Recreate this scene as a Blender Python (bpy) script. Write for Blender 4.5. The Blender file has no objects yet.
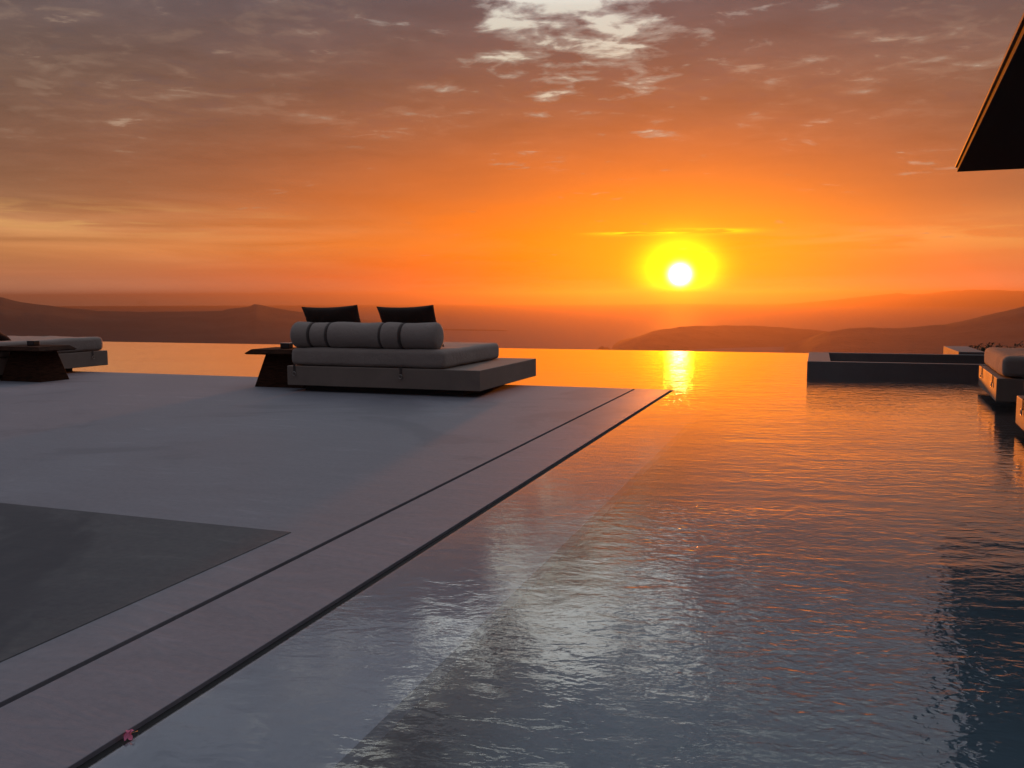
import bpy, bmesh, math, random
from mathutils import Vector, Matrix, noise as mnoise

R = math.radians
rng = random.Random(7)
scene = bpy.context.scene
COL = scene.collection

# ------------------------------------------------------------------ camera
CAM_H = 1.25
F_PX = 860.0
cam_data = bpy.data.cameras.new('camera')
cam_data.sensor_fit = 'HORIZONTAL'
cam_data.sensor_width = 36.0
cam_data.lens = 36.0 * F_PX / 1024.0
cam_data.clip_start = 0.05
cam_data.clip_end = 80000.0
cam = bpy.data.objects.new('camera', cam_data)
COL.objects.link(cam)
pitch, roll = math.atan(85.0 / F_PX), R(0.22)
fw = Vector((0, math.cos(pitch), -math.sin(pitch)))
up0 = Vector((0, math.sin(pitch), math.cos(pitch)))
rt0 = Vector((1, 0, 0))
rt = rt0 * math.cos(roll) - up0 * math.sin(roll)
up = up0 * math.cos(roll) + rt0 * math.sin(roll)
M = Matrix((rt, up, -fw)).transposed().to_4x4()
M.translation = Vector((0, 0, CAM_H))
cam.matrix_world = M
scene.camera = cam

SUN_AZ, SUN_EL = 11.0, 1.51          # degrees; azimuth from +Y towards +X


# ------------------------------------------------------------------ node maths
class V:
    """thin wrapper so that node arithmetic reads like arithmetic"""
    def __init__(self, nt, s):
        self.nt, self.s = nt, s

    def m(self, op, *a, clamp=False):
        n = self.nt.nodes.new('ShaderNodeMath')
        n.operation = op
        n.use_clamp = clamp
        for i, v in enumerate((self,) + a):
            if isinstance(v, V):
                self.nt.links.new(v.s, n.inputs[i])
            else:
                n.inputs[i].default_value = v
        return V(self.nt, n.outputs[0])

    def __add__(self, o): return self.m('ADD', o)
    def __sub__(self, o): return self.m('SUBTRACT', o)
    def __mul__(self, o): return self.m('MULTIPLY', o)
    def __truediv__(self, o): return self.m('DIVIDE', o)
    def sq(self): return self.m('MULTIPLY', self)
    def exp(self): return (self * 1.0).m('EXPONENT')
    def abs(self): return self.m('ABSOLUTE')

    def smooth(self, a, b, lo=0.0, hi=1.0):
        n = self.nt.nodes.new('ShaderNodeMapRange')
        n.interpolation_type = 'SMOOTHSTEP'
        self.nt.links.new(self.s, n.inputs['Value'])
        n.inputs['From Min'].default_value = a
        n.inputs['From Max'].default_value = b
        n.inputs['To Min'].default_value = lo
        n.inputs['To Max'].default_value = hi
        return V(self.nt, n.outputs[0])

    def ramp(self, stops, a=0.0, b=1.0):
        x = (self - a) * (1.0 / (b - a))
        n = self.nt.nodes.new('ShaderNodeValToRGB')
        self.nt.links.new(x.s, n.inputs[0])
        e = n.color_ramp.elements
        stops = [((p - a) / (b - a), c) for p, c in stops]
        e[0].position, e[0].color = stops[0][0], (*stops[0][1], 1)
        e[1].position, e[1].color = stops[-1][0], (*stops[-1][1], 1)
        for p, c in stops[1:-1]:
            k = e.new(p)
            k.color = (*c, 1)
        return V(self.nt, n.outputs[0])


def gauss(nt, az, el, a0, e0, sa, se):
    d = ((az - a0) * (1.0 / sa)).sq() + ((el - e0) * (1.0 / se)).sq()
    return (d * -0.5).exp()


def mixc(nt, fac, a, b, mode='MIX'):
    n = nt.nodes.new('ShaderNodeMix')
    n.data_type = 'RGBA'
    n.blend_type = mode
    n.clamp_factor = True
    for idx, v in ((0, fac), (6, a), (7, b)):
        if isinstance(v, V):
            nt.links.new(v.s, n.inputs[idx])
        elif idx == 0:
            n.inputs[0].default_value = v
        else:
            n.inputs[idx].default_value = (*v, 1)
    return V(nt, n.outputs[2])


def scalec(nt, c, k):
    """colour * scalar"""
    n = nt.nodes.new('ShaderNodeVectorMath')
    n.operation = 'SCALE'
    nt.links.new(c.s, n.inputs[0])
    if isinstance(k, V):
        nt.links.new(k.s, n.inputs['Scale'])
    else:
        n.inputs['Scale'].default_value = k
    return V(nt, n.outputs[0])


def addc(nt, a, b):
    n = nt.nodes.new('ShaderNodeVectorMath')
    n.operation = 'ADD'
    nt.links.new(a.s, n.inputs[0])
    nt.links.new(b.s, n.inputs[1])
    return V(nt, n.outputs[0])


def const(nt, c):
    n = nt.nodes.new('ShaderNodeCombineXYZ')
    for i in range(3):
        n.inputs[i].default_value = c[i]
    return V(nt, n.outputs[0])


def xyz(nt, a, b, c):
    n = nt.nodes.new('ShaderNodeCombineXYZ')
    for i, v in enumerate((a, b, c)):
        if isinstance(v, V):
            nt.links.new(v.s, n.inputs[i])
        else:
            n.inputs[i].default_value = v
    return V(nt, n.outputs[0])


def fbm(nt, vec, scale, detail=6.0, rough=0.55, dist=0.0):
    n = nt.nodes.new('ShaderNodeTexNoise')
    n.inputs['Scale'].default_value = scale
    n.inputs['Detail'].default_value = detail
    n.inputs['Roughness'].default_value = rough
    n.inputs['Distortion'].default_value = dist
    nt.links.new(vec.s, n.inputs['Vector'])
    return V(nt, n.outputs[0])


# ------------------------------------------------------------------ world: sunset sky with cloud deck
world = bpy.data.worlds.new('World')
scene.world = world
world.use_nodes = True
wt = world.node_tree
wt.nodes.clear()
tc = wt.nodes.new('ShaderNodeTexCoord')
sep = wt.nodes.new('ShaderNodeSeparateXYZ')
wt.links.new(tc.outputs['Generated'], sep.inputs[0])
dx, dy, dz = (V(wt, sep.outputs[i]) for i in range(3))
el = dz.m('ARCSINE') * 57.29578
az = dx.m('ARCTAN2', dy) * 57.29578
az.nt = wt

base = el.ramp([(-3.0, (.40, .22, .16)), (0.0, (1.05, .60, .42)), (0.8, (.78, .40, .24)), (1.6, (.56, .25, .125)), (3.0, (.60, .27, .105)),
                (4.6, (.45, .225, .105)), (6.0, (.24, .13, .075)), (8.5, (.185, .10, .066)), (13, (.14, .09, .07)),
                (19, (.105, .087, .098)), (26, (.42, .43, .50)), (40, (.42, .45, .53)), (87, (.43, .49, .61))], -3.0, 87.0)
back = el.ramp([(-3.0, (.035, .032, .042)), (0.0, (.045, .042, .056)), (6, (.06, .056, .074)), (20, (.10, .10, .13)),
                (40, (.27, .29, .35)), (87, (.44, .49, .60))], -3.0, 87.0)
away = (az - SUN_AZ).abs().smooth(40, 95)
sky = mixc(wt, away, base, back)

# cloud layer: a flat deck seen in perspective
zz = dz.m('MAXIMUM', 0.0) + 0.07
pu, pv = dx / zz, dy / zz
plane = xyz(wt, pu, pv, 0.0)
n_big = fbm(wt, plane, 1.1, 7, 0.58, 0.3)
n_fine = fbm(wt, xyz(wt, pu * 1.0, pv * 1.5, 3.7), 3.4, 8, 0.62, 0.4)
n_dap = fbm(wt, xyz(wt, pu, pv * 1.1, 5.1), 6.0, 5, .54, .35)
n_streak = fbm(wt, xyz(wt, az * 0.06, el * 0.75, 1.3), 1.0, 6, 0.55, 0.6)
n_streak2 = fbm(wt, xyz(wt, az * 0.16, el * 1.9, 8.3), 1.0, 5, 0.55, 0.3)
up_mask = el.smooth(4, 11)
texture = (n_big - 0.5) * 1.1 + (n_fine - 0.5) * 0.7
sky = scalec(wt, sky, (texture * up_mask + 1.0).m('MAXIMUM', 0.45))
cl_hi = n_dap.smooth(.50, .66) * n_big.smooth(.40, .60) * el.smooth(6, 12)
sky = mixc(wt, cl_hi * .34, sky, (.33, .225, .165))
cl_lo = n_dap.smooth(.47, .34) * el.smooth(7, 13)
sky = mixc(wt, cl_lo * .38, sky, (.10, .078, .082))
# thin darker streaks low over the horizon
low_mask = gauss(wt, az, el, -22, 4.0, 17, 2.0)
sky = scalec(wt, sky, ((n_streak - 0.5) * low_mask * -2.2 + 1.0).m('MAXIMUM', 0.4))

# orange scattering round the sun
g1 = gauss(wt, az, el, 5.5, 3.0, 17.5, 5.8)
g1 = g1 * ((n_big - 0.5) * 0.5 + 1.0)
orange = el.ramp([(-1.0, (.52, .04, .0)), (.2, (.66, .055, .0)), (1.4, (.90, .09, .0)), (3.5, (.94, .18, .0)), (7, (.80, .15, .0)), (12, (.70, .145, .0))], -1.0, 12.0)
sky = mixc(wt, g1 * 1.0, sky, orange)

g2 = gauss(wt, az, el, SUN_AZ + .5, 3.0, 6.2, 2.3) * el.smooth(-.4, 2.2)
sky = mixc(wt, g2 * .9, sky, (1.05, .36, .0))

# peach band on the left and right
peach = gauss(wt, az, el, -28, 4.75, 7.5, .55) * n_streak2.smooth(.42, .62) * 0.75
sky = mixc(wt, peach, sky, (.80, .42, .14))
peach2 = gauss(wt, az, el, 29, 3.6, 8.0, .6) * n_streak2.smooth(.40, .62) * 0.55
sky = mixc(wt, peach2, sky, (.85, .40, .11))
# small bright specks where the deck is thin
specks = n_fine.smooth(.60, .70) * n_big.smooth(.48, .60) * el.smooth(5.0, 8.0) * el.smooth(40, 24) * 0.55
sky = mixc(wt, specks, sky, (.56, .40, .28))
# open, pale gaps high above the sun
hole = gauss(wt, az, el, 4.8, 15.4, 7.0, 3.4)
high = gauss(wt, az, el, 5.5, 21.6, 8.0, 2.1) + gauss(wt, az, el, -3, 36, 30, 7) * 0.7 + gauss(wt, az, el, 60, 45, 40, 15) * 0.6
crack = (n_dap - 0.5) * 1.5 + (n_fine - 0.5) * 0.75 + (n_big - 0.5) * 0.5 + hole * 0.40 + high * .62 - 0.16
lit_edge = crack.smooth(.12, .34)
sky = mixc(wt, lit_edge * .75, sky, el.ramp([(8, (.40, .25, .15)), (16, (.34, .28, .235)), (22, (.6, .6, .6))], 0, 87))
gap = crack.smooth(.28, .46)
sky = mixc(wt, gap, sky, el.ramp([(8, (.62, .50, .36)), (14, (.66, .58, .43)), (18.0, (.68, .66, .57)), (22.5, (1.7, 1.75, 1.7)), (60, (1.2, 1.25, 1.3))], 0, 87))
# bright thin cloud line just above the sun
line = ((az - 10.4) * (1 / 4.6)).sq().sq()
line = (line * -1.0).exp() * ((((el - 4.28) + (n_streak2 - .5) * .35) * (1 / .10)).sq() * -.5).exp()
sky = mixc(wt, line * n_streak2.smooth(.40, .52) * 0.9, sky, (2.2, 1.25, .0))

# halo and disc of the low sun
hx, hy = (az - SUN_AZ) * (1 / 3.0), (el - (SUN_EL + .02)) * (1 / 2.55)
hr = (hx.sq() + hy.sq()).m('SQRT')
halo = (hr.sq() * -2.45).exp() * ((n_streak2 - .5) * .6 + 1.0)
sky = addc(wt, sky, scalec(wt, const(wt, (3.4, 3.9, .0)), halo))
cr = ((az - SUN_AZ).sq() + (el - SUN_EL).sq()).m('SQRT')
sky = addc(wt, sky, scalec(wt, const(wt, (40., 38., 30.)), ((cr * (1 / .43)).sq() * -1.0).exp()))

bg_cloud = wt.nodes.new('ShaderNodeBackground')
wt.links.new(sky.s, bg_cloud.inputs['Color'])
bg_cloud.inputs['Strength'].default_value = 0.354
nish = wt.nodes.new('ShaderNodeTexSky')
nish.sky_type = 'NISHITA'
nish.sun_disc = False
nish.sun_elevation = R(SUN_EL)
nish.sun_rotation = R(SUN_AZ)
bg_n = wt.nodes.new('ShaderNodeBackground')
wt.links.new(nish.outputs[0], bg_n.inputs['Color'])
bg_n.inputs['Strength'].default_value = 0.0025
add = wt.nodes.new('ShaderNodeAddShader')
wt.links.new(bg_n.outputs[0], add.inputs[0])
wt.links.new(bg_cloud.outputs[0], add.inputs[1])
wo = wt.nodes.new('ShaderNodeOutputWorld')
wt.links.new(add.outputs[0], wo.inputs['Surface'])
world.cycles.sampling_method = 'MANUAL'
world.cycles.sample_map_resolution = 2048

# ------------------------------------------------------------------ the sun
sun_d = bpy.data.lights.new('sun', 'SUN')
sun_d.energy = 2.5
sun_d.angle = R(2.0)
sun_d.color = (1.0, .225, .01)
sun = bpy.data.objects.new('sun', sun_d)
COL.objects.link(sun)
sdir = Vector((math.sin(R(SUN_AZ)) * math.cos(R(SUN_EL)), math.cos(R(SUN_AZ)) * math.cos(R(SUN_EL)), math.sin(R(SUN_EL))))
sun.rotation_euler = (-sdir).to_track_quat('-Z', 'Y').to_euler()
sun.location = (0, 0, 30)

# ------------------------------------------------------------------ exposure, renderer
vs = scene.view_settings
vs.view_transform = 'Standard'
vs.look = 'None'
vs.exposure = 1.5
vs.gamma = 1.0
vs.use_curve_mapping = False
cy = scene.cycles
cy.use_denoising = True
cy.max_bounces = 8
cy.transparent_max_bounces = 12
cy.volume_bounces = 1
cy.sample_clamp_direct = 7.0
cy.sample_clamp_indirect = 8.0
cy.caustics_reflective = False
cy.caustics_refractive = False


# ------------------------------------------------------------------ materials
def new_mat(name):
    m = bpy.data.materials.new(name)
    m.use_nodes = True
    nt = m.node_tree
    b = nt.nodes['Principled BSDF']
    return m, nt, b


def obj_vec(nt):
    t = nt.nodes.new('ShaderNodeTexCoord')
    return V(nt, t.outputs['Object'])


def vec_scale(nt, v, s):
    n = nt.nodes.new('ShaderNodeVectorMath')
    n.operation = 'MULTIPLY'
    nt.links.new(v.s, n.inputs[0])
    n.inputs[1].default_value = s
    return V(nt, n.outputs[0])


def bump(nt, b, h, dist, strength=1.0):
    n = nt.nodes.new('ShaderNodeBump')
    n.inputs['Strength'].default_value = strength
    n.inputs['Distance'].default_value = dist
    nt.links.new(h.s, n.inputs['Height'])
    nt.links.new(n.outputs[0], b.inputs['Normal'])
    return n


def mottled(name, c0, c1, scale, rough, stretch=(1, 1, 1), bumpd=0.0, bscale=60, spec=.5, fine=0.25, fscale=12):
    """two-tone procedural surface with stains and fine grain"""
    m, nt, b = new_mat(name)
    v = vec_scale(nt, obj_vec(nt), stretch)
    n1 = fbm(nt, v, scale, 6, .6, .4)
    n2 = fbm(nt, v, scale * fscale, 4, .6)
    k = ((n1 - .5) * 1.9 + (n2 - .5) * fine * 2 + .5)
    c = mixc(nt, k.m('MULTIPLY', 1.0, clamp=True), c0, c1)
    nt.links.new(c.s, b.inputs['Base Color'])
    r = (n1 - .5) * .25 + rough
    nt.links.new(r.s, b.inputs['Roughness'])
    b.inputs['Specular IOR Level'].default_value = spec
    if bumpd:
        bump(nt, b, fbm(nt, obj_vec(nt), bscale, 3, .6), bumpd)
    return m


def cement(name, c0, c1, rough, dirt):
    """hand-trowelled microcement: cloudy tone, long sweeps, water marks, fine grain"""
    m, nt, b = new_mat(name)
    v = obj_vec(nt)
    n1 = fbm(nt, vec_scale(nt, v, (1, .6, 1)), .8, 7, .62, .5)
    n2 = fbm(nt, vec_scale(nt, v, (.9, 3.2, 1)), 1.7, 5, .6, 1.4)
    n3 = fbm(nt, v, 26, 3, .6)
    n4 = fbm(nt, vec_scale(nt, v, (1, 1, 1)), .35, 5, .65, 1.0)
    k = ((n1 - .5) * 1.6 + (n2 - .5) * 1.1 + (n3 - .5) * .9 + .5).m('MULTIPLY', 1.0, clamp=True)
    c = mixc(nt, k, c0, c1)
    sweep = n2.smooth(.60, .68) * n1.smooth(.42, .60) * .35
    c = mixc(nt, sweep, c, tuple(x * 1.25 for x in c1))
    mark = n4.smooth(.52, .60) * n4.smooth(.74, .62) * dirt
    c = mixc(nt, mark, c, tuple(x * .82 for x in c0))
    nt.links.new(c.s, b.inputs['Base Color'])
    r = (n1 - .5) * .35 + (n2 - .5) * .15 + rough
    nt.links.new(r.s, b.inputs['Roughness'])
    b.inputs['Specular IOR Level'].default_value = .35
    bump(nt, b, n3 * .4 + n2 * 1.2, .002)
    return m


M_DECK = cement('microcement', (.155, .153, .175), (.228, .222, .242), .62, .5)
M_STRIP = cement('coping_cement', (.15, .147, .168), (.225, .216, .24), .62, .4)
M_PAVE = cement('rough_dark_cement', (.050, .052, .062), (.108, .107, .108), .72, .8)
M_WALL = mottled('rendered_wall', (.13, .11, .105), (.18, .155, .145), 1.6, .75, (1, 1, 1), .002, 60, .3, .25, 9)
M_BASE = mottled('daybed_cement', (.165, .125, .10), (.225, .172, .14), 2.2, .7, (1, 1, 1), .001, 90, .35, .2, 9)
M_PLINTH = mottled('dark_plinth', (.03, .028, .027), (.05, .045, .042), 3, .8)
M_FLOOR = mottled('pool_plaster', (.125, .17, .20), (.17, .22, .255), .8, .7, (1, 1, 1), .0, 40, .3, .2, 9)
M_LEDGE = mottled('pool_ledge_plaster', (.27, .265, .30), (.35, .335, .365), .8, .6, (1, .4, 1), .0, 40, .3, .2, 9)
M_SLOT = mottled('drain_slot', (.006, .006, .007), (.012, .012, .012), 5, .9)
M_ROOF = mottled('dark_roof_boards', (.022, .018, .016), (.035, .028, .024), 1.2, .85, (8, .5, 1), .002, 20, .2)
M_FASCIA = mottled('roof_fascia', (.03, .025, .022), (.045, .036, .032), 2, .6)


def fabric(name, c, dark=.75, rough=.95, sheen=.2):
    m, nt, b = new_mat(name)
    v = obj_vec(nt)
    w1 = fbm(nt, vec_scale(nt, v, (1, 1, 1)), 420, 2, .5)
    w2 = fbm(nt, v, 3.0, 4, .6)
    w3 = fbm(nt, v, 14.0, 3, .6, .8)
    k = ((w1 - .5) * .9 + (w2 - .5) * .8 + .5).m('MULTIPLY', 1.0, clamp=True)
    c2 = tuple(x * dark for x in c)
    nt.links.new(mixc(nt, k, c2, c).s, b.inputs['Base Color'])
    b.inputs['Roughness'].default_value = rough
    b.inputs['Specular IOR Level'].default_value = .15
    b.inputs['Sheen Weight'].default_value = sheen
    bump(nt, b, w1 * .25 + w3 * 1.5 + w2 * 2.0, .006)
    return m


M_CUSH = fabric('grey_cushion_fabric', (.30, .24, .205))
M_STRAP = fabric('dark_strap_webbing', (.075, .056, .048))
M_PILLOW = fabric('black_pillow_fabric', (.034, .019, .015), .6, .98, .05)

m, nt, b = new_mat('dark_timber')
v = obj_vec(nt)
gr = fbm(nt, vec_scale(nt, v, (3, 3, 22)), 2.2, 6, .65, 1.2)
nt.links.new(mixc(nt, gr.smooth(.35, .65), (.020, .009, .005), (.050, .020, .011)).s, b.inputs['Base Color'])
b.inputs['Roughness'].default_value = .8
b.inputs['Specular IOR Level'].default_value = .06
bump(nt, b, gr, .002)
M_WOOD = m

m, nt, b = new_mat('steel_ring')
b.inputs['Metallic'].default_value = 1
b.inputs['Base Color'].default_value = (.35, .31, .28, 1)
b.inputs['Roughness'].default_value = .28
M_STEEL = m

m, nt, b = new_mat('smoked_glass_pot')
b.inputs['Base Color'].default_value = (.03, .02, .018, 1)
b.inputs['Roughness'].default_value = .12
M_POT = m
m, nt, b = new_mat('pale_wax')
b.inputs['Base Color'].default_value = (.7, .62, .5, 1)
b.inputs['Roughness'].default_value = .5
M_WAX = m

m, nt, b = new_mat('pink_petal')
v = obj_vec(nt)
pn = fbm(nt, v, 60, 3, .6)
nt.links.new(mixc(nt, pn, (.55, .05, .16), (.85, .30, .42)).s, b.inputs['Base Color'])
b.inputs['Roughness'].default_value = .6
M_PETAL = m
m, nt, b = new_mat('dry_stem')
b.inputs['Base Color'].default_value = (.45, .4, .22, 1)
M_STEM = m

m, nt, b = new_mat('shrub_leaf')
v = obj_vec(nt)
nt.links.new(mixc(nt, fbm(nt, v, 4, 3), (.018, .026, .012), (.04, .05, .022)).s, b.inputs['Base Color'])
b.inputs['Roughness'].default_value = .7
M_LEAF = m
m, nt, b = new_mat('shrub_bark')
b.inputs['Base Color'].default_value = (.08, .055, .04, 1)
b.inputs['Roughness'].default_value = .9
M_BARK = m

# scrubby hills
def hill_mat(name, c0, c1, c2):
    m, nt, b = new_mat(name)
    v = obj_vec(nt)
    a = fbm(nt, v, .004, 6, .62)
    s = fbm(nt, v, .03, 5, .7)
    c = mixc(nt, a.smooth(.4, .62), c0, c1)
    c = mixc(nt, s.smooth(.52, .66), c, c2)
    nt.links.new(c.s, b.inputs['Base Color'])
    b.inputs['Roughness'].default_value = .95
    b.inputs['Specular IOR Level'].default_value = .1
    bump(nt, b, s, 3.0)
    return m


M_HILL = hill_mat('scrub_hill', (.034, .030, .030), (.046, .040, .037), (.026, .025, .024))

# sea
m, nt, b = new_mat('sea_water')
b.inputs['Base Color'].default_value = (.012, .03, .045, 1)
b.inputs['Roughness'].default_value = .7
b.inputs['Specular IOR Level'].default_value = .2
b.inputs['IOR'].default_value = 1.33
v = obj_vec(nt)
bump(nt, b, fbm(nt, v, .05, 5, .6), 1.6)
M_SEA = m

# pool water: clear, mirror-like at a low angle, rippled by a light breeze
m = bpy.data.materials.new('pool_water')
m.use_nodes = True
nt = m.node_tree
nt.nodes.clear()
v = obj_vec(nt)
sp_ = nt.nodes.new('ShaderNodeSeparateXYZ')
nt.links.new(v.s, sp_.inputs[0])
vs_, vv_ = V(nt, sp_.outputs[0]), V(nt, sp_.outputs[1])
wp = vs_ * .98 + vv_ * .2                    # along the crests
wq = vv_ * .98 - vs_ * .2                    # the way the ripples travel
r1 = fbm(nt, xyz(nt, wp * .66, wq * 1.25, 0.0), 8.5, 3, .5, .5)
r2 = fbm(nt, xyz(nt, wp * .85, wq * 1.3, 3.0), 24.0, 2, .45, .7)
r0 = fbm(nt, xyz(nt, wp * .35, wq * 1.0, 6.0), 1.8, 2, .5, .3)
near = V(nt, sp_.outputs[1]).smooth(8.0, 3.5)          # the inlets by the house keep that end rippled
side = V(nt, sp_.outputs[0]).smooth(-1.3, .2)          # sheltered along the deck edge
patch = fbm(nt, vec_scale(nt, v, (1, 1, 1)), .42, 3, .55, .6).smooth(.42, .66) * (near * .55 + .45) * (side * .75 + .25)
calm = side * .65 + .35
open_ = V(nt, sp_.outputs[1]).smooth(8.0, 13.0)       # a little more breeze towards the open edge
hgt = r0 * .45 * calm + r1 * (patch * .22 + calm * .24 + open_ * .12) + r2 * (patch * .20 + calm * .04)
bn = nt.nodes.new('ShaderNodeBump')
bn.inputs['Strength'].default_value = 1.0
bn.inputs['Distance'].default_value = .017
nt.links.new(hgt.s, bn.inputs['Height'])
fr = nt.nodes.new('ShaderNodeFresnel')
fr.inputs['IOR'].default_value = 1.333
nt.links.new(bn.outputs[0], fr.inputs['Normal'])
gl = nt.nodes.new('ShaderNodeBsdfGlossy')
gl.inputs['Roughness'].default_value = .012
gl.inputs['Color'].default_value = (1, 1, 1, 1)
nt.links.new(bn.outputs[0], gl.inputs['Normal'])
tr = nt.nodes.new('ShaderNodeBsdfTransparent')
tr.inputs['Color'].default_value = (.86, .93, .95, 1)
mx = nt.nodes.new('ShaderNodeMixShader')
refl = (V(nt, fr.outputs[0]) * 2.25 - .045).m('MINIMUM', .97)
nt.links.new(refl.s, mx.inputs[0])
nt.links.new(tr.outputs[0], mx.inputs[1])
nt.links.new(gl.outputs[0], mx.inputs[2])
mo = nt.nodes.new('ShaderNodeOutputMaterial')
nt.links.new(mx.outputs[0], mo.inputs['Surface'])
M_WATER = m


# ------------------------------------------------------------------ object helpers
TH = R(19.5)                       # the terrace is turned 19.5 degrees against the view
CT, ST = math.cos(TH), math.sin(TH)


def sv(s, v, z=0.0):
    """terrace axes (s across, v towards the sea) to world"""
    return Vector((s * CT + v * ST, -s * ST + v * CT, z))


def link(name, bm, mat, parent=None, smooth=False):
    me = bpy.data.meshes.new(name)
    bmesh.ops.recalc_face_normals(bm, faces=bm.faces)
    bm.to_mesh(me)
    bm.free()
    me.materials.append(mat)
    if smooth:
        for p in me.polygons:
            p.use_smooth = True
    o = bpy.data.objects.new(name, me)
    COL.objects.link(o)
    if parent is not None:
        o.parent = parent
    return o


def structure(o, rot=True):
    o['kind'] = 'structure'
    if rot:
        o.rotation_euler = (0, 0, -TH)
    return o


def tag(o, label, cat, group=None):
    o['label'] = label
    o['category'] = cat
    if group:
        o['group'] = group
    return o


def thing(name, label, cat, loc, rz=0.0, group=None):
    o = bpy.data.objects.new(name, None)
    COL.objects.link(o)
    o.empty_display_size = .2
    o.location = loc
    o.rotation_euler = (0, 0, rz)
    return tag(o, label, cat, group)


def bm_box(bm, x0, x1, y0, y1, z0, z1, bevel=0.0, seg=2):
    r = bmesh.ops.create_cube(bm, size=1.0)
    vs_ = r['verts']
    for q in vs_:
        q.co = Vector(((x0 + x1) / 2 + q.co.x * (x1 - x0), (y0 + y1) / 2 + q.co.y * (y1 - y0), (z0 + z1) / 2 + q.co.z * (z1 - z0)))
    if bevel:
        es = list({e for q in vs_ for e in q.link_edges})
        bmesh.ops.bevel(bm, geom=es, offset=bevel, segments=seg, profile=.5, affect='EDGES')


def box(x0, x1, y0, y1, z0, z1, bevel=0.0, seg=2):
    bm = bmesh.new()
    bm_box(bm, x0, x1, y0, y1, z0, z1, bevel, seg)
    return bm


def prism(poly, z0, z1):
    bm = bmesh.new()
    a = [bm.verts.new((x, y, z0)) for x, y in poly]
    c = [bm.verts.new((x, y, z1)) for x, y in poly]
    n = len(poly)
    bm.faces.new(a[::-1])
    bm.faces.new(c)
    for i in range(n):
        bm.faces.new((a[i], a[(i + 1) % n], c[(i + 1) % n], c[i]))
    return bm


def lathe_x(profile, seg=40):
    """profile: list of (x, r); revolve about the local x axis"""
    bm = bmesh.new()
    rings = []
    for x, r in profile:
        rings.append([bm.verts.new((x, r * math.cos(2 * math.pi * k / seg), r * math.sin(2 * math.pi * k / seg))) for k in range(seg)])
    for a, c in zip(rings, rings[1:]):
        for k in range(seg):
            bm.faces.new((a[k], a[(k + 1) % seg], c[(k + 1) % seg], c[k]))
    bm.faces.new(rings[0])
    bm.faces.new(rings[-1][::-1])
    return bm


def tube(bm, pts, r, seg=8):
    rings = []
    for i, p in enumerate(pts):
        p = Vector(p)
        t = (Vector(pts[min(i + 1, len(pts) - 1)]) - Vector(pts[max(i - 1, 0)])).normalized()
        a = t.orthogonal().normalized()
        c = t.cross(a)
        rr = r[i] if isinstance(r, (list, tuple)) else r
        rings.append([bm.verts.new(p + a * rr * math.cos(2 * math.pi * k / seg) + c * rr * math.sin(2 * math.pi * k / seg)) for k in range(seg)])
    for a, c in zip(rings, rings[1:]):
        for k in range(seg):
            bm.faces.new((a[k], a[(k + 1) % seg], c[(k + 1) % seg], c[k]))
    bm.faces.new(rings[0])
    bm.faces.new(rings[-1][::-1])


def torus(bm, center, axis_rot, R0, r0, n=20, k=8):
    rings = []
    for i in range(n):
        a = 2 * math.pi * i / n
        ring = []
        for j in range(k):
            c = 2 * math.pi * j / k
            p = Vector(((R0 + r0 * math.cos(c)) * math.cos(a), (R0 + r0 * math.cos(c)) * math.sin(a), r0 * math.sin(c)))
            ring.append(bm.verts.new(Vector(center) + axis_rot @ p))
        rings.append(ring)
    for i in range(n):
        for j in range(k):
            bm.faces.new((rings[i][j], rings[(i + 1) % n][j], rings[(i + 1) % n][(j + 1) % k], rings[i][(j + 1) % k]))


# ------------------------------------------------------------------ sea, land
SEA_Z = -150.0
bm = bmesh.new()
bmesh.ops.create_grid(bm, x_segments=8, y_segments=8, size=24000)
structure(link('sea', bm, M_SEA), False).location = (0, 0, SEA_Z)


def az_pt(a, d, z):
    return Vector((d * math.sin(R(a)), d * math.cos(R(a)), z))


def interp(tab, x):
    if x <= tab[0][0]:
        return tab[0][1:]
    for p, q in zip(tab, tab[1:]):
        if x <= q[0]:
            t = (x - p[0]) / (q[0] - p[0])
            return tuple(a + (b_ - a) * t for a, b_ in zip(p[1:], q[1:]))
    return tab[-1][1:]


def ridge(name, tab, front, backw, nu=260, rough=1.0, seed=0.0, step_noise=1.0):
    """tab: (azimuth, elevation, distance) along the crest; a land mass with a sea-level foot in front and behind"""
    bm = bmesh.new()
    a0, a1 = tab[0][0], tab[-1][0]
    rows = [i / 22 - 1 for i in range(23)] + [i / 9 for i in range(1, 10)]
    grid = []
    for i in range(nu + 1):
        a = a0 + (a1 - a0) * i / nu
        e, d = interp(tab, a)
        zc = CAM_H + d * math.tan(R(e))
        col = []
        for t in rows:
            dd = d + (t * front if t < 0 else t * backw)
            k = abs(t)
            fall = (1 - k) ** 1.15 if t < 0 else (1 - k) ** .8
            z = (SEA_Z - 12) + (zc - SEA_Z + 12) * fall
            p = az_pt(a, dd, z)
            q = Vector((p.x * .0016 + seed, p.y * .0016, seed))
            sp = mnoise.fractal(q, 1.0, 2.0, 5)
            fine = mnoise.fractal(Vector((p.x * .012, p.y * .012, seed + 4)), .9, 2.0, 4)
            amp = (zc - SEA_Z) * .30 * rough * min(1, k * 3.5) * (1 - k)
            p.z += sp * amp + fine * 2.2 * step_noise * (1 - k)
            col.append(bm.verts.new(p))
        grid.append(col)
    for c0, c1 in zip(grid, grid[1:]):
        for j in range(len(rows) - 1):
            bm.faces.new((c0[j], c1[j], c1[j + 1], c0[j + 1]))
    return structure(link(name, bm, M_HILL, smooth=True), False)


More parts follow.
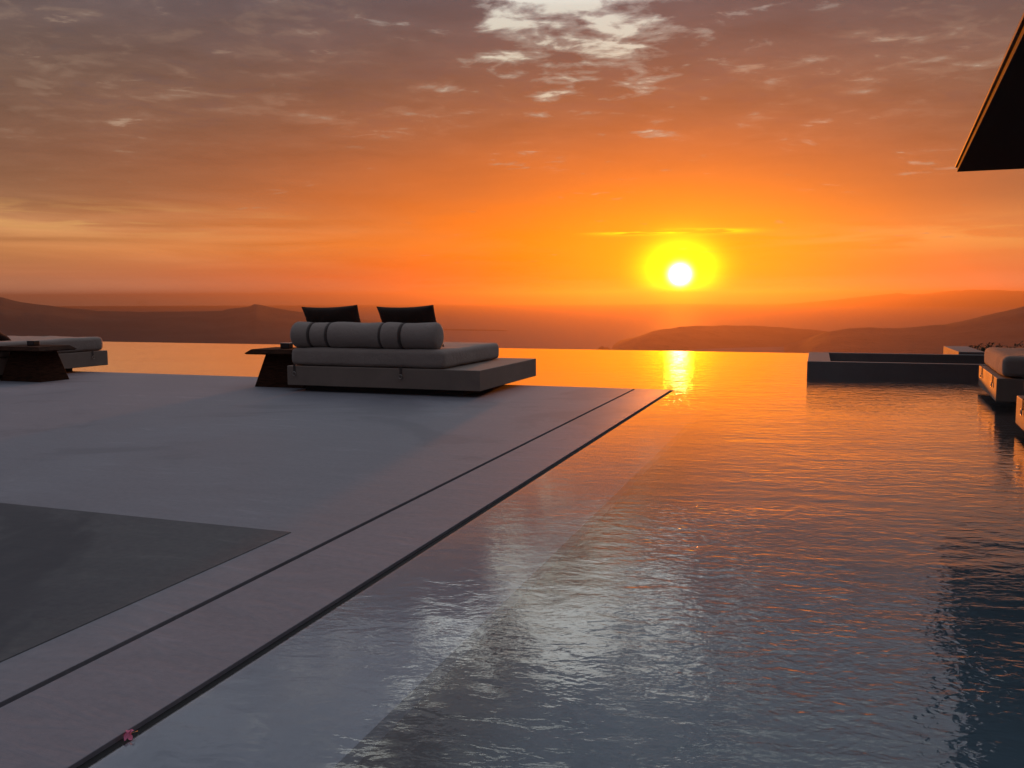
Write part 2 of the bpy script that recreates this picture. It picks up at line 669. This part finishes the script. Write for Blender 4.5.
ridge('coastal_hills', [(-52, .1, 5200), (-42, -.3, 5200), (-36.18, -0.19, 5200), (-33.48, 0.18, 5200), (-30.62, 0.23, 5200), (-29.64, -0.06, 5200),
                        (-27.61, -0.37, 5200), (-25.5, -0.62, 5200), (-23.3, -0.7, 5200), (-18.97, -0.68, 5100), (-18.5, -0.66, 5050), (-18.3, -0.58, 5050),
                        (-17.77, -0.5, 5000), (-16.86, -0.41, 5000), (-16.6, -0.27, 5000), (-16.3, -.30, 5000), (-15.64, -0.45, 5000), (-14.41, -0.68, 4900), (-12.53, -0.98, 4700),
                        (-9.66, -1.33, 4500), (-7.39, -1.68, 4350)], 2300, 2500, 300, seed=1.7)
ridge('low_cape', [(-9.2, -1.75, 4500), (-7, -1.92, 4350), (-4.76, -1.96, 4250), (-2.11, -2.02, 4150), (-0.5, -2.06, 4100), (-0.1, -2.13, 4080)], 60, 500, 120, .4, 3.1, .4)
ridge('headland', [(6.65, -3.32, 2600), (7.5, -2.88, 2650), (8.0, -2.66, 2700), (8.47, -2.52, 2750), (9.2, -2.2, 2800), (9.77, -2.06, 2850), (11.05, -1.86, 2950), (12.32, -1.76, 3050),
                   (14.84, -1.75, 3150), (17.3, -1.83, 3200), (19.1, -1.98, 3200), (20.87, -2.2, 3200), (22.61, -2.45, 3200), (24.31, -2.6, 3200)], 520, 900, 220, .9, 5.3)
ridge('near_hill', [(17.6, -3.35, 2450), (18.24, -3.09, 2480), (18.83, -2.77, 2500), (19.41, -2.45, 2540), (20.29, -2.09, 2600), (21.44, -1.87, 2650), (24.27, -1.84, 2700),
                    (26.7, -1.61, 2750), (28.25, -1.21, 2800), (29.51, -0.86, 2850), (30.69, -0.51, 2900), (33.34, -0.18, 3000), (38, -0.1, 3000), (46, .2, 3000)], 1100, 1500, 240, .9, 8.1)
ridge('distant_mountains', [(13.5, -.85, 19000), (14.81, -0.69, 19000), (17.86, -0.38, 19000), (20.23, -0.14, 19000), (22.52, 0.1, 19000), (24.19, 0.27, 19000), (25.0, .19, 19000), (25.55, 0.2, 19000),
                            (26.62, 0.37, 19000), (28.18, 0.45, 19000), (30.65, 0.34, 19000), (33.32, 0.16, 19000), (40, .1, 19000), (48, -.1, 19000)], 3500, 3500, 200, .8, 11.9, 6)
ridge('small_islet', [(5.66, -3.36, 2560), (5.85, -3.2, 2560), (6.0, -3.13, 2560), (6.15, -3.24, 2560), (6.32, -3.2, 2560), (6.56, -3.34, 2560)], 60, 60, 60, .6, 2.2, .5)

# the hillside the villa stands on: plateau falling away to the sea
bm = bmesh.new()
rad = [0, 12, 24, 34, 50, 90, 160, 260, 400, 600, 850]
zz_ = [-1.9, -1.9, -1.9, -2.1, -7, -24, -50, -85, -120, -146, -158]
rings = []
NR = 72
for r_, z_ in zip(rad, zz_):
    ring = []
    for k in range(NR):
        a = 2 * math.pi * k / NR
        cx, cy_ = -8, 5
        p = Vector((cx + r_ * math.cos(a), cy_ + r_ * math.sin(a), z_))
        if r_ > 40:
            p.z += mnoise.fractal(Vector((p.x * .02, p.y * .02, 0)), 1, 2, 4) * min(10, r_ * .05)
        ring.append(bm.verts.new(p))
    rings.append(ring)
for a_, c_ in zip(rings[1:], rings[2:]):
    for k in range(NR):
        bm.faces.new((a_[k], a_[(k + 1) % NR], c_[(k + 1) % NR], c_[k]))
bm.faces.new(rings[1])
for q in rings[0]:
    bm.verts.remove(q)
structure(link('hillside', bm, M_HILL, smooth=True), False)

# ------------------------------------------------------------------ terrace and pool (terrace axes)
S_DECK, S_SLOT = -2.376, -2.344         # narrow drain slot
S_EDGE, S_WATER = -1.866, -1.822         # overflow slot at the water
V_END, V_BACK, S_FAR = 11.80, -12.0, -34.0
V_POOL, S_RIGHT = 20.7, 11.0
WATER_Z = -.006

structure(link('deck', box(S_FAR, S_DECK, V_BACK, V_END, -1.7, 0, .0015, 1), M_DECK))
structure(link('coping', box(S_SLOT, S_EDGE, V_BACK, V_END, -1.7, 0.0, .0015, 1), M_STRIP))
bm = box(S_DECK - .02, S_SLOT + .02, V_BACK + .02, V_END - .06, -1.7, -.018)
bm_box(bm, S_EDGE - .02, S_WATER, V_BACK + .02, V_END - .02, -1.7, -.016)
structure(link('drain_channel', bm, M_SLOT))
structure(link('dark_paving', box(-14, -2.64, -8, 3.88, -.05, .004, .002, 1), M_PAVE))
# joint round the dark paving
# shallow shelf under the water, falling gently away from the overflow slot
sec = [(S_WATER + .001, -.40), (S_WATER + .001, -.0085), (-1.55, -.022), (-1.215, -.027), (-1.215, -.085), (S_WATER + .08, -.085), (S_WATER + .08, -.40)]
bm = bmesh.new()
a_ = [bm.verts.new((x, V_BACK + .011, z)) for x, z in sec]
c_ = [bm.verts.new((x, V_POOL - .36, z)) for x, z in sec]
bm.faces.new(a_)
bm.faces.new(c_[::-1])
for k in range(len(sec)):
    j = (k + 1) % len(sec)
    bm.faces.new((a_[k], a_[j], c_[j], c_[k]))
structure(link('pool_ledge', bm, M_LEDGE))
bm = box(S_WATER + .081, S_RIGHT - .3, V_BACK + .01, V_POOL - .35, -1.72, -.55)
bm_box(bm, S_FAR, S_WATER - .001, V_END + .002, V_POOL - .35, -1.72, -.55)
structure(link('pool_floor', bm, M_FLOOR))
bm = box(S_FAR, S_RIGHT, V_POOL - .348, V_POOL + .05, -1.9, WATER_Z - .012, .01, 1)
bm_box(bm, S_RIGHT - .3, S_RIGHT, V_BACK, V_POOL - .35, -1.9, WATER_Z - .012, .01, 1)
structure(link('infinity_edge', bm, M_WALL))
bm = bmesh.new()
for quad in ([(S_WATER, V_BACK), (S_RIGHT, V_BACK), (S_RIGHT, V_POOL + .04), (S_WATER, V_POOL + .04)],
             [(S_FAR, V_END + .004), (S_WATER, V_END + .004), (S_WATER, V_POOL + .04), (S_FAR, V_POOL + .04)]):
    bm.faces.new([bm.verts.new((x, y, WATER_Z)) for x, y in quad])
bmesh.ops.remove_doubles(bm, verts=bm.verts, dist=.001)
structure(link('pool_water', bm, M_WATER))

# raised basin at the far right of the pool
bs0, bs1, bv0, bv1, bz = -.13, 4.9, 14.75, 17.3, .225
t = thing('raised_basin', 'long low dark grey basin with an open rim rising from the pool', 'basin', sv(bs0, bv0, -1.3), -TH)
W_, D_, H_ = bs1 - bs0, bv1 - bv0, bz + 1.3
link('front_wall', box(0, W_, 0, .13, 0, H_, .008, 2), M_WALL, t)
link('back_wall', box(0, W_, D_ - .13, D_, 0, H_, .008, 2), M_WALL, t)
link('end_wall', box(0, .36, .132, D_ - .132, 0, H_ - .001, .006, 1), M_WALL, t)
link('end_wall', box(W_ - .36, W_, .132, D_ - .132, 0, H_ - .001, .006, 1), M_WALL, t)
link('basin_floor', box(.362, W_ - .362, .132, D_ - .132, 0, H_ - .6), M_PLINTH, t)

# low wall behind the basin
t = link('low_wall', box(0, .44, 0, 2.0, -1.57, 0.0, .012, 2), M_WALL)
t.location = sv(2.43, bv1 + .02, .27)
t.rotation_euler = (0, 0, -TH)
tag(t, 'low rendered wall running seaward behind the dark basin, its left side sunlit', 'wall')

# ------------------------------------------------------------------ flat roof over the right hand daybeds
zr = 3.4
poly = [(2.20, 16.8), (9.5, 16.8), (9.5, 3.2), (1.13, 3.2)]
t = thing('shade_roof', 'flat black roof with a thin edge jutting in at the top right', 'roof', sv(9.5, 3.2, -1.7), -TH)


def rel(p):
    return [(x - 9.5, y - 3.2) for x, y in p]


link('roof_slab', prism(rel(poly), zr + 1.7, zr + 1.7 + .10), M_ROOF, t)
fp = [(2.20 - .03, 16.83), (9.53, 16.83), (9.53, 3.17), (1.13 - .03, 3.17)]
bm = bmesh.new()
n = 4
ins = [(poly[i][0], poly[i][1]) for i in range(4)]
o_ = rel(fp)
i_ = rel([(2.203, 16.797), (9.497, 16.797), (9.497, 3.203), (1.133, 3.203)])
z0, z1 = zr + 1.7 + .075, zr + 1.7 + .115
va = [bm.verts.new((x, y, z0)) for x, y in o_]
vb = [bm.verts.new((x, y, z1)) for x, y in o_]
vc = [bm.verts.new((x, y, z0)) for x, y in i_]
vd = [bm.verts.new((x, y, z1)) for x, y in i_]
for k in range(4):
    j = (k + 1) % 4
    bm.faces.new((va[k], va[j], vb[j], vb[k]))
    bm.faces.new((vb[k], vb[j], vd[j], vd[k]))
    bm.faces.new((va[k], va[j], vc[j], vc[k]))
link('fascia', bm, M_FASCIA, t)
for px_, py_ in ((8.9, 15.9), (8.9, 10), (8.9, 4.0)):
    link('post', box(px_ - 9.5 - .12, px_ - 9.5 + .12, py_ - 3.2 - .12, py_ - 3.2 + .12, 0, zr + 1.698, .01, 2), M_ROOF, t)


# ------------------------------------------------------------------ daybeds
def rounded_slab(w, d, h, r, sag=0.0, seg=5, sub=26, puff=.012, seed=0):
    """soft mattress: bevelled box, subdivided and slightly uneven"""
    bm = bmesh.new()
    nx, ny, nz = sub, sub, 8

    def shape(x, y, z):
        # superellipse-like rounding on all edges
        qx = max(abs(x - w / 2) - (w / 2 - r), 0) * (1 if x > w / 2 else -1)
        qy = max(abs(y - d / 2) - (d / 2 - r), 0) * (1 if y > d / 2 else -1)
        qz = max(abs(z - h / 2) - (h / 2 - r), 0) * (1 if z > h / 2 else -1)
        core = Vector((x - qx, y - qy, z - qz))
        q = Vector((qx, qy, qz))
        l = q.length
        mx_ = max(abs(qx), abs(qy), abs(qz))
        if l > 1e-6 and mx_ > 0:
            q = q * (mx_ / l)
        return core + q

    bmesh.ops.create_cube(bm, size=1.0)
    bmesh.ops.subdivide_edges(bm, edges=bm.edges[:], cuts=sub, use_grid_fill=True)
    for q in bm.verts:
        # denser near the edges
        c = [0, 0, 0]
        for i, L in enumerate((w, d, h)):
            u_ = q.co[i] * 2
            u_ = math.copysign(1 - (1 - abs(u_)) ** 1.5, u_)
            c[i] = (u_ * .5 + .5) * L
        p = shape(*c)
        nv = mnoise.fractal(Vector((p.x * 2.2 + seed, p.y * 2.2, p.z * 2.2)), 1, 2, 3)
        side = (Vector((p.x / w - .5, p.y / d - .5, p.z / h - .5))) * 2
        p += Vector((side.x ** 3, side.y ** 3, side.z ** 3)) * nv * puff
        # belly of the side walls
        bz_ = 1 - side.z ** 2
        p.x += side.x ** 5 * bz_ * puff
        p.y += side.y ** 5 * bz_ * puff
        q.co = p
    return bm


def pillow_bm(w, h, t, seed):
    bm = bmesh.new()
    n_ = 22
    top, bot = {}, {}
    for i in range(n_ + 1):
        for j in range(n_ + 1):
            u_, v_ = i / n_ * 2 - 1, j / n_ * 2 - 1
            pin_x = 1 - .05 * (1 - v_ * v_)
            pin_y = 1 - .085 * (1 - u_ * u_)
            x = u_ * w / 2 * pin_x
            z = v_ * h / 2 * pin_y
            f = ((1 - u_ ** 4) * (1 - v_ ** 4)) ** .5
            x -= z * .16
            wr = mnoise.fractal(Vector((x * 6 + seed, z * 6, seed)), 1, 2, 3) * .02 * f
            top[i, j] = bm.verts.new((x, t / 2 * f + wr, z + h / 2))
            if 0 < i < n_ and 0 < j < n_:
                bot[i, j] = bm.verts.new((x, -t / 2 * f + wr, z + h / 2))
            else:
                bot[i, j] = top[i, j]
    for i in range(n_):
        for j in range(n_):
            bm.faces.new((top[i, j], top[i + 1, j], top[i + 1, j + 1], top[i, j + 1]))
            bm.faces.new((bot[i, j], bot[i, j + 1], bot[i + 1, j + 1], bot[i + 1, j]))
    return bm


MW, MD = 2.20, 2.06           # mattress width (along x) and depth (along y)
BZ0, BZ1 = .085, .35          # platform underside and top
GROUP_BED = 'grey daybeds round the pool terrace'


def make_daybed(label, loc, rz, x0, x1, d, legs_down=0.0, seed=0, md=MD, mw=MW, bx=0.0, mx=0.0, mext=0.0):
    """local frame: backrest along x at y~0, foot towards +y; mattress occupies x 0..MW"""
    t = thing('daybed', label, 'daybed', loc, rz, GROUP_BED)
    link('platform', box(x0, x1, 0, d, BZ0, BZ1, .008, 2), M_BASE, t)
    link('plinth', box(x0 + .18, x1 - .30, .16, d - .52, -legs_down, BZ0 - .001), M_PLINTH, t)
    mt = link('mattress', rounded_slab(mw + mext, md, .245, .058, puff=.010, seed=seed), M_CUSH, t, True)
    mt.location = (mx, .03, BZ1 + .004)
    # seam piping round the mattress, a sub-part
    bm = bmesh.new()
    for zc in (.052, .195):
        pts = []
        for k in range(65):
            a = 2 * math.pi * k / 64
            ca, sa = math.cos(a), math.sin(a)
            e = 5
            rr = (abs(ca) ** e + abs(sa) ** e) ** (-1 / e)
            pts.append(((mw + mext) / 2 + rr * ca * ((mw + mext) / 2 - .008), md / 2 + rr * sa * (md / 2 - .008), zc))
        tube(bm, pts, .006, 6)
    link('piping', bm, M_CUSH, mt, True)
    if True:
        prof = []
        L, r0 = mw, .178
        sx = [.30, .58, 1.39, 1.68]
        N = 120
        for k in range(N + 1):
            x = L * k / N
            r = r0
            edge = min(x, L - x)
            if edge < .07:
                r = r0 - .07 + math.sqrt(max(.07 ** 2 - (.07 - edge) ** 2, 0)) if edge > 0 else r0 - .07
            for s_ in sx:
                r -= .012 * math.exp(-((x - s_) / .035) ** 2)
            r += .006 * math.sin(x * 9 + seed)
            prof.append((x, r))
        bo = link('bolster', lathe_x(prof, 48), M_CUSH, t, True)
        bo.location = (bx, .20, BZ1 + .245 + .172)
        for s_ in sx:
            bm = bmesh.new()
            rings_ = []
            for x, r in ((s_ - .024, .160), (s_ - .022, .1745), (s_ + .022, .1745), (s_ + .024, .160)):
                rings_.append([bm.verts.new((x, r * math.cos(2 * math.pi * k / 40), r * math.sin(2 * math.pi * k / 40))) for k in range(40)])
            for a_, c_ in zip(rings_, rings_[1:]):
                for k in range(40):
                    bm.faces.new((a_[k], a_[(k + 1) % 40], c_[(k + 1) % 40], c_[k]))
            link('strap', bm, M_STRAP, bo, True)
    # webbing tie and ring on the platform faces
    spots = [(.10, 0, 'y-'), (1.72, 0, 'y-'), (.35, d, 'y+'), (mw - .45, d, 'y+')]
    if abs(x1 - mw) < .1:
        spots += [(x1, d - .35, 'x+')]
    for x, y, f in spots:
        a = Matrix.Rotation({'y-': 0, 'y+': math.pi, 'x+': math.pi / 2}[f], 4, 'Z')
        bm = box(-.017, .017, -.010, -.004, BZ1 - .085, BZ1 + .02)
        bm.transform(a)
        bm.transform(Matrix.Translation((x, y, 0)))
        tie = link('tie_strap', bm, M_STRAP, t)
        bm = bmesh.new()
        torus(bm, (0, -.016, BZ1 - .105), Matrix.Rotation(R(90), 3, 'X'), .026, .005)
        bm.transform(a)
        bm.transform(Matrix.Translation((x, y, 0)))
        link('ring', bm, M_STEEL, tie, True)
    return t


V_BED = 10.08
make_daybed('grey daybed with bolster and two black pillows, middle of the terrace by the deck corner',
            sv(-6.83, V_BED), -TH, -.02, MW + .63, 2.32, seed=1, mx=.03, mext=.09)
make_daybed('grey daybed at the left frame edge, partly behind a dark table',
            sv(-12.16 - MW, 9.80), -TH, -.50, MW + .03, 2.46, seed=2, md=2.36, bx=-.16)
# right side: foot towards the terrace, backs to the right
for lab, (s_, v_), sd, leg in (('grey daybed standing over the water beside the basin, its foot end lit orange', (1.95, 11.04), 3, 1.3),
                               ('nearest daybed over the water, cut off by the right frame edge', (1.65, 7.12), 4, 1.3)):
    # local +y (foot) must point to -s: turn by +90 degrees in the terrace frame
    dd = 2.20
    turn = R(4)                     # the pair stands a few degrees off the terrace grid
    make_daybed(lab, sv(s_ + dd * math.cos(turn), v_ - dd * math.sin(turn), -.02), -TH + R(90) - turn, -.01, 2.05, dd,
                legs_down=leg, seed=sd, mw=2.04, md=2.11)

# pillows against the bolster
for lab, s_, rz_, tilt, sd, grp in (('black pillow propped behind the bolster, left one beside the side table', -6.36, R(3), R(-6), 3.3, None),
                                    ('black pillow propped behind the bolster, right one nearer the open platform', -5.19, R(-2), R(-5), 8.8, None)):
    o = link('pillow', pillow_bm(.87, .575, .22, sd), M_PILLOW, None, True)
    p = sv(s_, V_BED + .52, BZ1 + .252)
    o.location = p
    o.rotation_euler = (R(10), tilt * .3, -TH + rz_)
    tag(o, lab, 'pillow', 'black pillows on the middle daybed')
o = link('pillow', pillow_bm(.78, .50, .19, 5.1), M_PILLOW, None, True)
o.location = sv(-12.98, V_BED + .62, BZ1 + .30)
o.rotation_euler = (R(62), R(14), -TH)
tag(o, 'black pillow corner on the left daybed at the very edge of the frame', 'pillow')


# ------------------------------------------------------------------ side tables
def make_table(label, s_, v_, a=0.0):
    t = thing('side_table', label, 'side table', sv(s_, v_), -TH + a, 'dark timber side tables beside the daybeds')
    bm = bmesh.new()
    w0, d0, w1, d1 = .42, .27, .27, .19
    lo = [bm.verts.new((x * w0, y * d0, 0)) for x, y in ((-1, -1), (1, -1), (1, 1), (-1, 1))]
    hi = [bm.verts.new((x * w1, y * d1, .47)) for x, y in ((-1, -1), (1, -1), (1, 1), (-1, 1))]
    bm.faces.new(lo[::-1])
    bm.faces.new(hi)
    for k in range(4):
        bm.faces.new((lo[k], lo[(k + 1) % 4], hi[(k + 1) % 4], hi[k]))
    bmesh.ops.bevel(bm, geom=bm.edges[:], offset=.006, segments=2, profile=.5, affect='EDGES')
    link('pedestal', bm, M_WOOD, t)
    # slab top with chamfered underside
    bm = bmesh.new()
    secs = [(.471, .44, .30), (.485, .50, .34), (.540, .41, .30), (.548, .40, .29)]
    secs = [(.471, .50, .33), (.488, .52, .35), (.545, .43, .30)]
    rr = []
    for z, w, d in secs:
        rr.append([bm.verts.new((x * w, y * d, z)) for x, y in ((-1, -1), (1, -1), (1, 1), (-1, 1))])
    bm.faces.new(rr[0][::-1])
    bm.faces.new(rr[-1])
    for a_, c_ in zip(rr, rr[1:]):
        for k in range(4):
            bm.faces.new((a_[k], a_[(k + 1) % 4], c_[(k + 1) % 4], c_[k]))
    link('table_top', bm, M_WOOD, t)
    return t


def make_pot(label, s_, v_):
    t = thing('candle_pot', label, 'candle holder', sv(s_, v_, .546), -TH, 'small pots on the side tables')
    link('pot', box(-.075, .075, -.055, .055, 0, .075, .008, 2), M_POT, t)
    link('rim', box(-.079, .079, -.059, .059, .0755, .083, .003, 1), M_STEEL, t)


make_table('dark timber table with sloping sides against the left flank of the pillowed daybed', -7.24, 10.72)
make_pot('small dark square pot on the table by the pillowed daybed', -7.28, 10.72)
make_table('dark timber table with sloping sides at the left frame edge', -11.66, 10.28)
make_pot('small dark square pot on the left table at the frame edge', -11.66, 10.28)

# ------------------------------------------------------------------ fallen flower in the overflow slot
t = thing('fallen_flower', 'small pink fallen flower lying in the black slot beside the water', 'flower', sv(-1.835, 1.86, .001), R(20))
t.scale = (.72, .72, .72)
for k in range(5):
    bm = bmesh.new()
    a = 2 * math.pi * k / 5 + .3
    n1_, n2_ = 5, 4
    g = {}
    for i in range(n1_ + 1):
        for j in range(n2_ + 1):
            u_ = i / n1_
            w = .011 * math.sin(math.pi * min(u_ * .85 + .12, 1)) * (j / n2_ * 2 - 1)
            rr_ = .003 + u_ * .019
            z = .004 + .014 * math.sin(u_ * 2.2 + k * .7) + abs(w) * .4
            g[i, j] = bm.verts.new((rr_ * math.cos(a) - w * math.sin(a), rr_ * math.sin(a) + w * math.cos(a), z))
    for i in range(n1_):
        for j in range(n2_):
            bm.faces.new((g[i, j], g[i + 1, j], g[i + 1, j + 1], g[i, j + 1]))
    link('petal', bm, M_PETAL, t, True)
bm = bmesh.new()
tube(bm, [(0, 0, .006), (.018, .008, .009), (.034, .02, .006)], [.0014, .0012, .001], 6)
link('stem', bm, M_STEM, t, True)

# ------------------------------------------------------------------ dark shrubs beyond the pool, right
for k, (s_, v_, hh, rad_, lab) in enumerate((
        (3.6, 21.6, 2.20, .75, 'dark low shrub beyond the pool, just past the end of the low wall'),
        (4.6, 21.9, 2.25, .8, 'dark rounded shrub beyond the pool, between two lower shrubs'),
        (5.7, 21.7, 2.21, .8, 'dark shrub beyond the pool above the orange-lit daybed'),
        (7.0, 22.2, 2.29, .9, 'dark shrub beyond the pool nearest the right frame edge'))):
    t = thing('shrub', lab, 'shrub', sv(s_, v_, -1.95), rng.uniform(0, 6), 'dark shrubs beyond the pool wall')
    bm = bmesh.new()
    tube(bm, [(0, 0, -.1), (.03, .02, .6), (-.02, .05, 1.3)], [.05, .04, .02], 7)
    for q in range(5):
        a = q * 1.3
        tube(bm, [(0, .02, .5), (.25 * math.cos(a), .25 * math.sin(a), 1.0), (.5 * math.cos(a), .5 * math.sin(a), 1.45)], [.025, .018, .008], 5)
    link('stem', bm, M_BARK, t)
    bm = bmesh.new()
    for q in range(4200):
        a, b_ = rng.uniform(0, 2 * math.pi), rng.uniform(-1, 1)
        rr_ = rad_ * rng.uniform(.35, 1) ** .6
        c = Vector((rr_ * math.sqrt(1 - b_ * b_) * math.cos(a), rr_ * math.sqrt(1 - b_ * b_) * math.sin(a), hh - rad_ * .85 + rr_ * b_ * .8))
        c += Vector((mnoise.noise(c * 3), mnoise.noise(c * 3 + Vector((5, 0, 0))), mnoise.noise(c * 3 + Vector((9, 0, 0))) * .6)) * .18
        d1 = Vector((rng.gauss(0, 1), rng.gauss(0, 1), rng.gauss(0, 1))).normalized()
        d2 = d1.orthogonal().normalized()
        l_, w_ = rng.uniform(.025, .05), rng.uniform(.010, .020)
        bm.faces.new([bm.verts.new(c - d1 * l_), bm.verts.new(c + d2 * w_), bm.verts.new(c + d1 * l_), bm.verts.new(c - d2 * w_)])
    link('foliage', bm, M_LEAF, t)

# ------------------------------------------------------------------ evening haze
hz = bpy.data.materials.new('evening_haze')
hz.use_nodes = True
ht = hz.node_tree
ht.nodes.clear()
pv_ = ht.nodes.new('ShaderNodeVolumePrincipled')
pv_.inputs['Color'].default_value = (.29, .21, .155, 1)
pv_.inputs['Density'].default_value = 1.0e-4
pv_.inputs['Anisotropy'].default_value = .76
ho = ht.nodes.new('ShaderNodeOutputMaterial')
ht.links.new(pv_.outputs[0], ho.inputs['Volume'])
o = link('haze', box(-25000, 25000, -25000, 25000, -165, 170), hz)
o['kind'] = 'stuff'
